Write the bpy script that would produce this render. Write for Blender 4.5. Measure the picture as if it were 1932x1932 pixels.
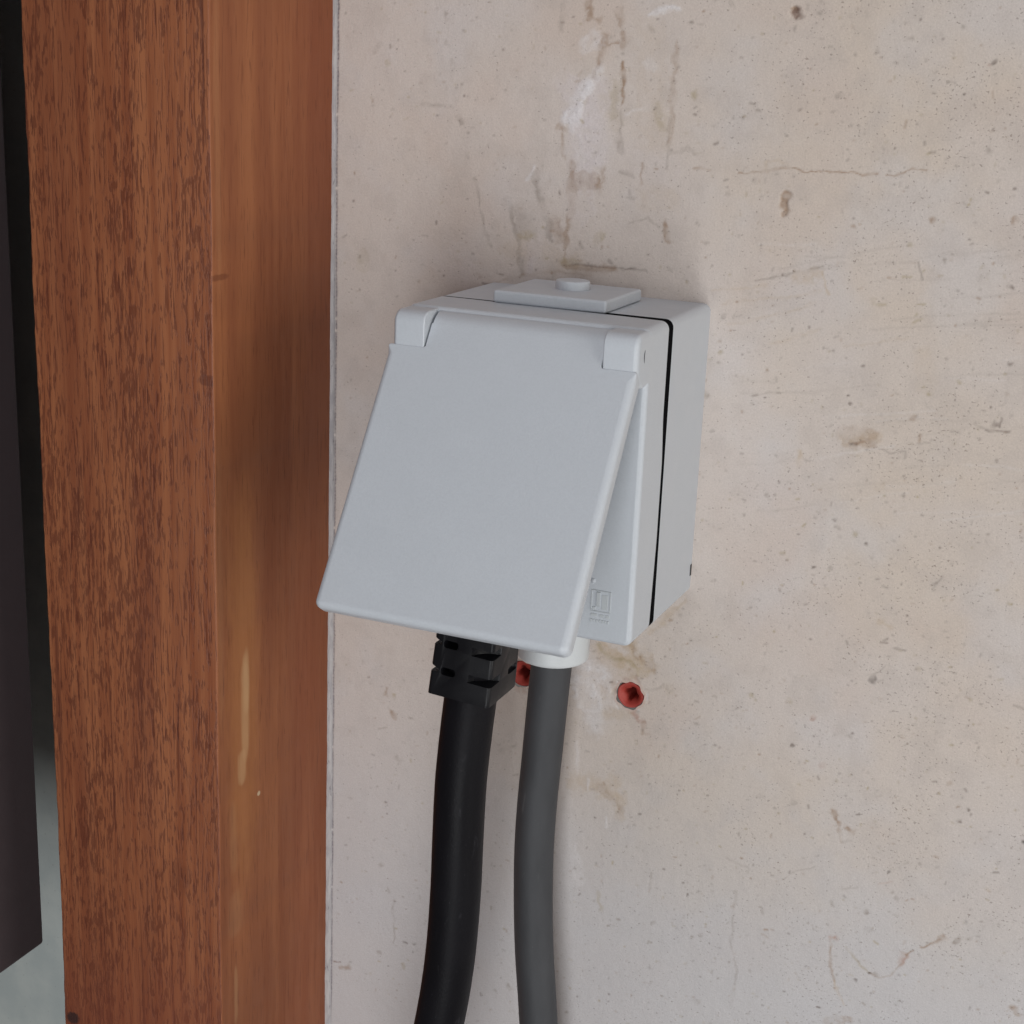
import bpy, bmesh, math
import numpy as np
from mathutils import Matrix, Vector

# ------------------------------------------------------------------ scene, camera, light
for o in list(bpy.data.objects):
    bpy.data.objects.remove(o)
scene = bpy.context.scene
COL = scene.collection

cam_d = bpy.data.cameras.new('camera')
cam = bpy.data.objects.new('camera', cam_d)
COL.objects.link(cam)
cam_d.sensor_width = 36.0
cam_d.lens = 2967.65 / 1932 * 36.0
cam_d.clip_start = 0.01
cam_d.clip_end = 50
_r = Vector((0.91556599, 0.40018809, 0.03985499))
_u = Vector((-0.14599428, 0.23839117, 0.96013297))
_f = Vector((-0.3747327, 0.88488369, -0.27668802))
cam.matrix_world = Matrix(((_r.x, _u.x, -_f.x, 0.18291), (_r.y, _u.y, -_f.y, -0.49702),
                           (_r.z, _u.z, -_f.z, 0.07435), (0, 0, 0, 1)))
scene.camera = cam

world = bpy.data.worlds.new('World')
scene.world = world
world.use_nodes = True
world.node_tree.nodes['Background'].inputs[0].default_value = (1.0, 0.93, 0.88, 1)
world.node_tree.nodes['Background'].inputs[1].default_value = 0.11


def area(name, loc, target, sx, sy, power, col):
    d = bpy.data.lights.new(name, 'AREA')
    d.shape = 'RECTANGLE'
    d.size, d.size_y, d.energy, d.color = sx, sy, power, col
    o = bpy.data.objects.new(name, d)
    COL.objects.link(o)
    o.location = loc
    o.rotation_euler = (Vector(target) - Vector(loc)).to_track_quat('-Z', 'Y').to_euler()
    return o


# the open doorway that lights the wall from the front right, low down
area('doorway_light', (0.29, -1.08, -0.32), (0.0, 0.0, -0.10), 0.34, 1.0, 6.9, (0.97, 0.99, 1.0))
# a second opening farther along the wall, to the right
area('window_light', (1.10, -0.50, -0.10), (0.05, 0.0, -0.10), 0.7, 0.9, 6.7, (1.0, 0.98, 0.93))
# unseen overhead fill lamp, added to lift the tops of the box
area('overhead_fill', (-0.05, -0.70, 1.15), (0.0, 0.0, 0.0), 0.55, 1.0, 4.2, (0.96, 0.96, 1.0))

scene.cycles.max_bounces = 5
scene.cycles.diffuse_bounces = 4
scene.cycles.use_adaptive_sampling = True
scene.cycles.adaptive_threshold = 0.02
scene.view_settings.view_transform = 'Standard'
scene.view_settings.look = 'None'
scene.view_settings.exposure = 0.06
scene.view_settings.gamma = 1.0


# ------------------------------------------------------------------ helpers
def srgb(r, g, b):
    f = lambda c: (c / 255 / 12.92) if c <= 10 else ((c / 255 + 0.055) / 1.055) ** 2.4
    return (f(r), f(g), f(b))


def link(name, me, parent=None, mats=(), smooth=35, wn=False):
    o = bpy.data.objects.new(name, me)
    COL.objects.link(o)
    for m in mats:
        me.materials.append(m)
    if parent:
        o.parent = parent
    if smooth:
        me.shade_smooth()
        me.set_sharp_from_angle(angle=math.radians(smooth))
    if wn:
        w = o.modifiers.new('wn', 'WEIGHTED_NORMAL')
        w.keep_sharp = True
        w.weight = 100
    return o


def tag(o, label, cat, group=None):
    o['label'] = label
    o['category'] = cat
    if group:
        o['group'] = group
    return o


def thing(name, loc, label, cat, group=None):
    o = bpy.data.objects.new(name, None)
    COL.objects.link(o)
    o.empty_display_size = 0.02
    o.location = loc
    return tag(o, label, cat, group)


def rrect(x0, x1, z0, z1, r, n=6):
    """rounded rectangle, counter-clockwise seen from -Y (x right, z up)"""
    pts = []
    for cx, cz, a0 in ((x1 - r, z1 - r, 0), (x0 + r, z1 - r, 90), (x0 + r, z0 + r, 180), (x1 - r, z0 + r, 270)):
        for k in range(n + 1):
            a = math.radians(a0 + 90 * k / n)
            pts.append((cx + r * math.cos(a), cz + r * math.sin(a)))
    return pts


def loft(loops, cap0=True, cap1=True):
    n = len(loops[0])
    v = [p for l in loops for p in l]
    f = []
    for i in range(len(loops) - 1):
        for j in range(n):
            k = (j + 1) % n
            f.append((i * n + j, i * n + k, (i + 1) * n + k, (i + 1) * n + j))
    if cap0:
        f.append(tuple(range(n))[::-1])
    if cap1:
        b = (len(loops) - 1) * n
        f.append(tuple(b + j for j in range(n)))
    me = bpy.data.meshes.new('m')
    me.from_pydata(v, [], f)
    bm = bmesh.new()
    bm.from_mesh(me)
    bmesh.ops.recalc_face_normals(bm, faces=bm.faces)
    bm.to_mesh(me)
    bm.free()
    return me


def box_me(x0, x1, y0, y1, z0, z1, bev=0.0, seg=3):
    bm = bmesh.new()
    bmesh.ops.create_cube(bm, size=1)
    for v in bm.verts:
        v.co = ((x0 + x1) / 2 + v.co.x * (x1 - x0), (y0 + y1) / 2 + v.co.y * (y1 - y0), (z0 + z1) / 2 + v.co.z * (z1 - z0))
    if bev:
        bmesh.ops.bevel(bm, geom=bm.edges[:], offset=bev, segments=seg, profile=0.5, affect='EDGES')
    me = bpy.data.meshes.new('m')
    bm.to_mesh(me)
    bm.free()
    return me


def join_me(mes):
    bm = bmesh.new()
    for m in mes:
        bm.from_mesh(m)
    me = bpy.data.meshes.new('m')
    bm.to_mesh(me)
    bm.free()
    return me


def lathe_z(cx, cy, prof, n=48):
    """profile (radius, z) turned round a vertical axis"""
    return loft([[(cx + r * math.cos(2 * math.pi * k / n), cy + r * math.sin(2 * math.pi * k / n), z) for k in range(n)] for r, z in prof])


def lathe_y(cx, cz, prof, n=48):
    return loft([[(cx + r * math.cos(2 * math.pi * k / n), y, cz + r * math.sin(2 * math.pi * k / n)) for k in range(n)] for r, y in prof])


def catmull(P, per=14):
    P = [Vector(p) for p in P]
    P = [P[0] * 2 - P[1]] + P + [P[-1] * 2 - P[-2]]
    out = []
    for i in range(1, len(P) - 2):
        a, b, c, d = P[i - 1:i + 3]
        for k in range(per):
            t = k / per
            out.append(0.5 * ((2 * b) + (c - a) * t + (2 * a - 5 * b + 4 * c - d) * t * t + (3 * b - a - 3 * c + d) * t ** 3))
    out.append(P[-2])
    return out


def tube(pts, rad, n=40, ell=None):
    loops = []
    for i, p in enumerate(pts):
        t = (pts[min(i + 1, len(pts) - 1)] - pts[max(i - 1, 0)]).normalized()
        s = Vector((0, -1, 0)).cross(t).normalized()
        q = t.cross(s)
        r = rad(i / (len(pts) - 1)) if callable(rad) else rad
        loops.append([tuple(p + s * (r * math.cos(2 * math.pi * k / n)) + q * (r * math.sin(2 * math.pi * k / n))) for k in range(n)])
    return loft(loops)


# ------------------------------------------------------------------ materials
class NT:
    def __init__(self, name):
        self.mat = bpy.data.materials.new(name)
        self.mat.use_nodes = True
        self.t = self.mat.node_tree
        self.b = self.t.nodes['Principled BSDF']
        self.obj = self.t.nodes.new('ShaderNodeTexCoord').outputs['Object']

    def node(self, typ, **kw):
        n = self.t.nodes.new(typ)
        for k, v in kw.items():
            setattr(n, k, v)
        return n

    def put(self, sock, v):
        if isinstance(v, bpy.types.NodeSocket):
            self.t.links.new(v, sock)
        else:
            if hasattr(sock.default_value, '__len__') and len(sock.default_value) == 4 and len(v) == 3:
                v = (*v, 1)
            sock.default_value = v

    def noise(self, scale, detail=3, rough=0.55, dist=0.0, off=(0, 0, 0)):
        m = self.node('ShaderNodeMapping')
        self.put(m.inputs['Vector'], self.obj)
        m.inputs['Location'].default_value = off
        m.inputs['Scale'].default_value = scale if hasattr(scale, '__len__') else (scale,) * 3
        n = self.node('ShaderNodeTexNoise')
        self.put(n.inputs['Vector'], m.outputs[0])
        n.inputs['Scale'].default_value = 1
        n.inputs['Detail'].default_value = detail
        n.inputs['Roughness'].default_value = rough
        n.inputs['Distortion'].default_value = dist
        return n.outputs['Fac']

    def math(self, op, a, b=0.0, c=0.0, clamp=False):
        n = self.node('ShaderNodeMath', operation=op, use_clamp=clamp)
        for s, v in zip(n.inputs, (a, b, c)):
            self.put(s, v)
        return n.outputs[0]

    def ramp(self, v, lo, hi, o0=0.0, o1=1.0):
        n = self.node('ShaderNodeMapRange', interpolation_type='SMOOTHSTEP')
        for s, x in zip(n.inputs, (v, lo, hi, o0, o1)):
            self.put(s, x)
        return n.outputs[0]

    def mix(self, f, a, b, mode='MIX'):
        n = self.node('ShaderNodeMix', data_type='RGBA', blend_type=mode)
        self.put(n.inputs[0], f)
        self.put(n.inputs[6], a)
        self.put(n.inputs[7], b)
        return n.outputs[2]

    def bump(self, h, strength, dist):
        n = self.node('ShaderNodeBump')
        n.inputs['Strength'].default_value = strength
        n.inputs['Distance'].default_value = dist
        self.put(n.inputs['Height'], h)
        self.put(self.b.inputs['Normal'], n.outputs[0])

    def sep(self):
        n = self.node('ShaderNodeSeparateXYZ')
        self.put(n.inputs[0], self.obj)
        return n.outputs

    def set(self, **kw):
        for k, v in kw.items():
            self.put(self.b.inputs[k], v)
        return self.mat


def plastic(name, col, rough=0.42, grain=0.06, spec=0.4, smudge=0.012):
    m = NT(name)
    a = m.noise(90, 3)
    b = m.noise(1400, 2)
    c = m.mix(m.ramp(a, 0.35, 0.7), tuple(x * (1 - smudge) for x in col), tuple(x * (1 + smudge) for x in col))
    c = m.mix(m.ramp(b, 0.42, 0.62, 0, 0.35), c, tuple(x * 0.93 for x in col))
    m.set(**{'Base Color': c, 'Roughness': m.ramp(a, 0.3, 0.7, rough - 0.05, rough + 0.07), 'Specular IOR Level': spec})
    m.bump(m.math('ADD', b, m.math('MULTIPLY', m.noise(3200, 1), 0.5)), grain, 0.0004)
    return m.mat


M_PLAST = plastic('light_grey_plastic', srgb(185, 190, 197), 0.42, 0.14, 0.4, 0.007)
M_GLAND = plastic('pale_gland_plastic', srgb(194, 198, 201), 0.4, 0.05)
M_EMB = plastic('embossed_plastic', srgb(180, 185, 189), 0.45, 0.03)
M_RUBBER = plastic('gasket_rubber', (0.0025, 0.0025, 0.0035), 0.9, 0.03, 0.03)
M_BLACK = plastic('black_plastic', srgb(16, 16, 20), 0.42, 0.08, 0.24, 0.1)
M_RED = plastic('red_nylon', srgb(160, 62, 54), 0.5, 0.08, 0.4, 0.12)
M_SHADOW = plastic('dark_slot', (0.03, 0.028, 0.03), 0.6, 0.03)
M_CAB = plastic('anthracite_lacquer', srgb(98, 86, 89), 0.5, 0.05, 0.4, 0.04)


def sheath(name, col, rough, spec, scuff):
    m = NT(name)
    a = m.noise((70, 70, 25), 3)
    sc = m.ramp(m.noise((260, 260, 90), 3, 0.7, 0.6), 0.62, 0.74)
    sc = m.math('MULTIPLY', sc, m.ramp(m.noise((60, 60, 30), 2, 0.5, 0, (3, 1, 2)), 0.5, 0.65))
    dust = m.ramp(m.noise(1500, 2, 0.7), 0.66, 0.75)
    c = m.mix(m.ramp(a, 0.35, 0.7), tuple(x * 0.88 for x in col), tuple(x * 1.15 for x in col))
    c = m.mix(m.math('MULTIPLY', sc, 0.5), c, scuff)
    c = m.mix(m.math('MULTIPLY', dust, 0.35), c, scuff)
    m.set(**{'Base Color': c, 'Roughness': m.math('ADD', m.ramp(a, 0.3, 0.7, rough - 0.05, rough + 0.06), m.math('MULTIPLY', sc, 0.12)), 'Specular IOR Level': spec})
    m.bump(m.math('ADD', m.noise(900, 2), m.math('MULTIPLY', m.noise((60, 60, 18), 1), 4.0)), 0.12, 0.0006)
    return m.mat


def wall_material():
    m = NT('worn_plaster')
    at = m.node('ShaderNodeAttribute', attribute_name='plaster')
    c = at.outputs['Color']
    # fine dark specks, more of them to the right
    x, y, z = m.sep()
    clus = m.noise(38, 2, 0.6, 0, (2, 5, 9))
    dens = m.math('MULTIPLY', m.ramp(x, -0.09, 0.16, 0.0, 0.05), m.ramp(clus, 0.38, 0.62, 0.15, 1.25))
    s1 = m.noise((900, 900, 1100), 1, 0.5)
    sp1 = m.ramp(m.math('SUBTRACT', s1, dens), 0.305, 0.25)
    s2 = m.noise((520, 520, 800), 2, 0.6, 0, (3, 7, 1))
    sp2 = m.ramp(m.math('SUBTRACT', s2, dens), 0.295, 0.25)
    c = m.mix(m.math('MULTIPLY', sp1, 0.4), c, srgb(105, 95, 88))
    c = m.mix(m.math('MULTIPLY', sp2, 0.48), c, srgb(112, 98, 86))
    fine = m.noise(1700, 2, 0.7)
    c = m.mix(m.ramp(fine, 0.3, 0.7, 0.0, 0.16), c, srgb(128, 120, 116))
    m.set(**{'Base Color': c, 'Roughness': 0.72, 'Specular IOR Level': 0.25})
    h = m.math('ADD', m.math('MULTIPLY', m.noise(240, 3, 0.65), 1.0), m.math('MULTIPLY', fine, 0.25))
    h = m.math('SUBTRACT', h, m.math('MULTIPLY', m.math('ADD', sp1, sp2), 0.35))
    m.bump(h, 0.32, 0.0009)
    return m.mat


def ellipse(m, a, b, a0, b0, ra, rb, wob, soft=0.5, pw=2.0):
    d = m.math('ADD', m.math('POWER', m.math('DIVIDE', m.math('SUBTRACT', a, a0), ra), 2.0),
               m.math('POWER', m.math('ABSOLUTE', m.math('DIVIDE', m.math('SUBTRACT', b, b0), rb)), pw))
    d = m.math('ADD', d, m.math('MULTIPLY', m.math('SUBTRACT', wob, 0.5), 2.2))
    return m.ramp(d, 1.0 + soft, 1.0 - soft)


def wood_front():
    m = NT('flat_sawn_hardwood')
    x, y, z = m.sep()
    st = m.noise((300, 300, 9), 3, 0.65, 0.2)
    st2 = m.noise((55, 55, 4), 3, 0.55, 0.6, (1, 2, 3))
    fl = m.noise((1050, 1050, 190), 3, 0.6, 0.1)
    flm = m.noise((40, 40, 12), 2, 0.5, 0.4, (9, 1, 4))
    fl2 = m.noise((1500, 1500, 80), 1, 0.5, 0, (5, 5, 2))
    c = m.mix(m.ramp(st, 0.3, 0.7), srgb(126, 71, 45), srgb(149, 92, 59))
    c = m.mix(m.ramp(st2, 0.42, 0.68, 0, 0.65), c, srgb(116, 64, 42))
    thr = m.ramp(flm, 0.35, 0.65, 0.40, 0.51)
    f1 = m.ramp(m.math('SUBTRACT', fl, thr), 0.035, -0.06)
    c = m.mix(m.math('MULTIPLY', f1, 0.6), c, srgb(82, 39, 26))
    f2 = m.ramp(fl2, 0.43, 0.33)
    c = m.mix(m.math('MULTIPLY', f2, 0.55), c, srgb(80, 36, 24))
    ln = m.ramp(m.noise((420, 420, 9), 2, 0.5, 0.2, (2, 8, 8)), 0.36, 0.29)
    c = m.mix(m.math('MULTIPLY', ln, 0.5), c, srgb(72, 32, 24))
    # lower end more smoothly stained and darker
    low = m.ramp(m.math('ADD', z, m.math('MULTIPLY', st2, 0.06)), -0.19, -0.27)
    c = m.mix(m.math('MULTIPLY', low, 0.6), c, srgb(116, 60, 42))
    wob = m.noise(350, 3, 0.6)
    k = ellipse(m, x, z, -0.1035, -0.0295, 0.004, 0.0018, wob)
    c = m.mix(m.math('MULTIPLY', k, 0.6), c, srgb(84, 42, 30))
    k = ellipse(m, x, z, -0.119, -0.213, 0.0035, 0.006, wob, 0.9)
    c = m.mix(m.math('MULTIPLY', k, 0.3), c, srgb(76, 36, 26))
    k = ellipse(m, x, z, -0.170, -0.2865, 0.003, 0.0025, wob)
    c = m.mix(m.math('MULTIPLY', k, 0.85), c, srgb(38, 28, 30))
    m.set(**{'Base Color': c, 'Roughness': m.ramp(st, 0.3, 0.7, 0.42, 0.58), 'Specular IOR Level': 0.35})
    m.bump(m.math('SUBTRACT', m.math('MULTIPLY', st, 0.5), m.math('ADD', f1, f2)), 0.25, 0.0006)
    return m.mat


def wood_side():
    m = NT('smooth_sanded_hardwood')
    x, y, z = m.sep()
    st = m.noise((190, 190, 13), 3, 0.6, 0.3)
    st2 = m.noise((60, 60, 5), 2, 0.5, 0.3, (4, 4, 1))
    fi = m.noise((1000, 1000, 55), 2, 0.6)
    c = m.mix(m.ramp(st2, 0.35, 0.66), srgb(137, 82, 53), srgb(152, 95, 61))
    c = m.mix(m.ramp(st, 0.35, 0.7, 0, 0.45), c, srgb(126, 71, 45))
    # darker and redder beside the plaster: corner shade painted into the wood
    corner_shade = m.ramp(m.math('ADD', y, m.math('MULTIPLY', st, 0.03)), -0.035, 0.004)
    c = m.mix(m.math('MULTIPLY', corner_shade, 0.35), c, srgb(122, 64, 44))
    c = m.mix(m.ramp(fi, 0.45, 0.3, 0, 0.5), c, srgb(108, 58, 36))
    pores = m.ramp(m.noise((1200, 1200, 120), 1, 0.5, 0, (7, 2, 2)), 0.33, 0.27)
    c = m.mix(m.math('MULTIPLY', pores, 0.35), c, srgb(84, 42, 28))
    wob = m.noise((300, 300, 90), 3, 0.6)
    wob2 = m.noise((420, 420, 40), 4, 0.65, 0.5, (3, 3, 3))
    # honey coloured streak, paler in the middle
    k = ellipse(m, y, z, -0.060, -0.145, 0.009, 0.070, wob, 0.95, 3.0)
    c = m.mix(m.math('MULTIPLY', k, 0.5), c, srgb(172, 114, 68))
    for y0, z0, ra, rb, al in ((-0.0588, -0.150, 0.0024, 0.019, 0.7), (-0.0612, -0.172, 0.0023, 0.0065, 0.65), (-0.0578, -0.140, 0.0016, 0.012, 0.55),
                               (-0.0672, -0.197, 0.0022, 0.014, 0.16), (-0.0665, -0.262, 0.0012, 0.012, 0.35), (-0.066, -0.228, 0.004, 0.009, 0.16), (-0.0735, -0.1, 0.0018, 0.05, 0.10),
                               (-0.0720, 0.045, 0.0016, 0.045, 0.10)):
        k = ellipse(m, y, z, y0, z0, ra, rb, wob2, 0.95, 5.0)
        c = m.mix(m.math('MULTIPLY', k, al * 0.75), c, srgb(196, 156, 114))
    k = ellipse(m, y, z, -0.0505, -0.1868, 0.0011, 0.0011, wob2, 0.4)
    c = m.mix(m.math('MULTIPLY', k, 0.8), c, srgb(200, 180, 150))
    k = ellipse(m, y, z, -0.072, 0.0035, 0.006, 0.001, wob2, 0.6)
    c = m.mix(m.math('MULTIPLY', k, 0.6), c, srgb(104, 56, 36))
    m.set(**{'Base Color': c, 'Roughness': m.ramp(st, 0.3, 0.7, 0.46, 0.6), 'Specular IOR Level': 0.3})
    m.bump(m.math('ADD', st, fi), 0.08, 0.0004)
    return m.mat


def pale_wall():
    m = NT('pale_painted_wall')
    a = m.noise(40, 4)
    c = m.mix(m.ramp(a, 0.35, 0.65), srgb(184, 192, 191), srgb(197, 203, 200))
    c = m.mix(m.ramp(m.noise(500, 3), 0.36, 0.3, 0, 0.4), c, srgb(150, 150, 145))
    m.set(**{'Base Color': c, 'Roughness': 0.65, 'Specular IOR Level': 0.3})
    m.bump(m.noise(300, 4), 0.15, 0.0006)
    return m.mat


def bead_mat():
    m = NT('old_sealant')
    c = m.mix(m.ramp(m.noise((700, 700, 160), 3), 0.35, 0.65), srgb(158, 154, 156), srgb(176, 172, 172))
    c = m.mix(m.ramp(m.noise((900, 900, 260), 2, 0.5, 0, (1, 1, 7)), 0.36, 0.3, 0, 0.6), c, srgb(110, 104, 108))
    m.set(**{'Base Color': c, 'Roughness': 0.7})
    m.bump(m.noise(500, 3), 0.3, 0.0006)
    return m.mat


M_CABLE = sheath('black_cable_sheath', srgb(16, 15, 19), 0.5, 0.12, srgb(58, 57, 62))
M_CONDUIT = sheath('dark_grey_pvc', srgb(66, 67, 70), 0.55, 0.2, srgb(98, 98, 100))
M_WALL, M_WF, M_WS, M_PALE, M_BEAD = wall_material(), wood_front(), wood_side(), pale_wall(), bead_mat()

# ------------------------------------------------------------------ plaster wall (y = 0, the room is at y < 0)
rng = np.random.default_rng(11)


def vnoise(X, Z, cell, seed):
    """smooth value noise in [0,1]; cell in mm"""
    r = np.random.default_rng(seed)
    T = r.random((512, 512))
    u, v = X / cell + 1000.3, Z / cell + 1000.7
    i, j = np.floor(u).astype(int), np.floor(v).astype(int)
    a, b = u - i, v - j
    a, b = a * a * (3 - 2 * a), b * b * (3 - 2 * b)
    g = lambda p, q: T[(i + p) % 512, (j + q) % 512]
    return (g(0, 0) * (1 - a) + g(1, 0) * a) * (1 - b) + (g(0, 1) * (1 - a) + g(1, 1) * a) * b


def fbm(X, Z, cell, seed, octs=4):
    s, w, t = 0, 1.0, 0
    for k in range(octs):
        s = s + w * vnoise(X, Z, cell / 2 ** k, seed + k)
        t += w
        w *= 0.55
    return s / t


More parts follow.
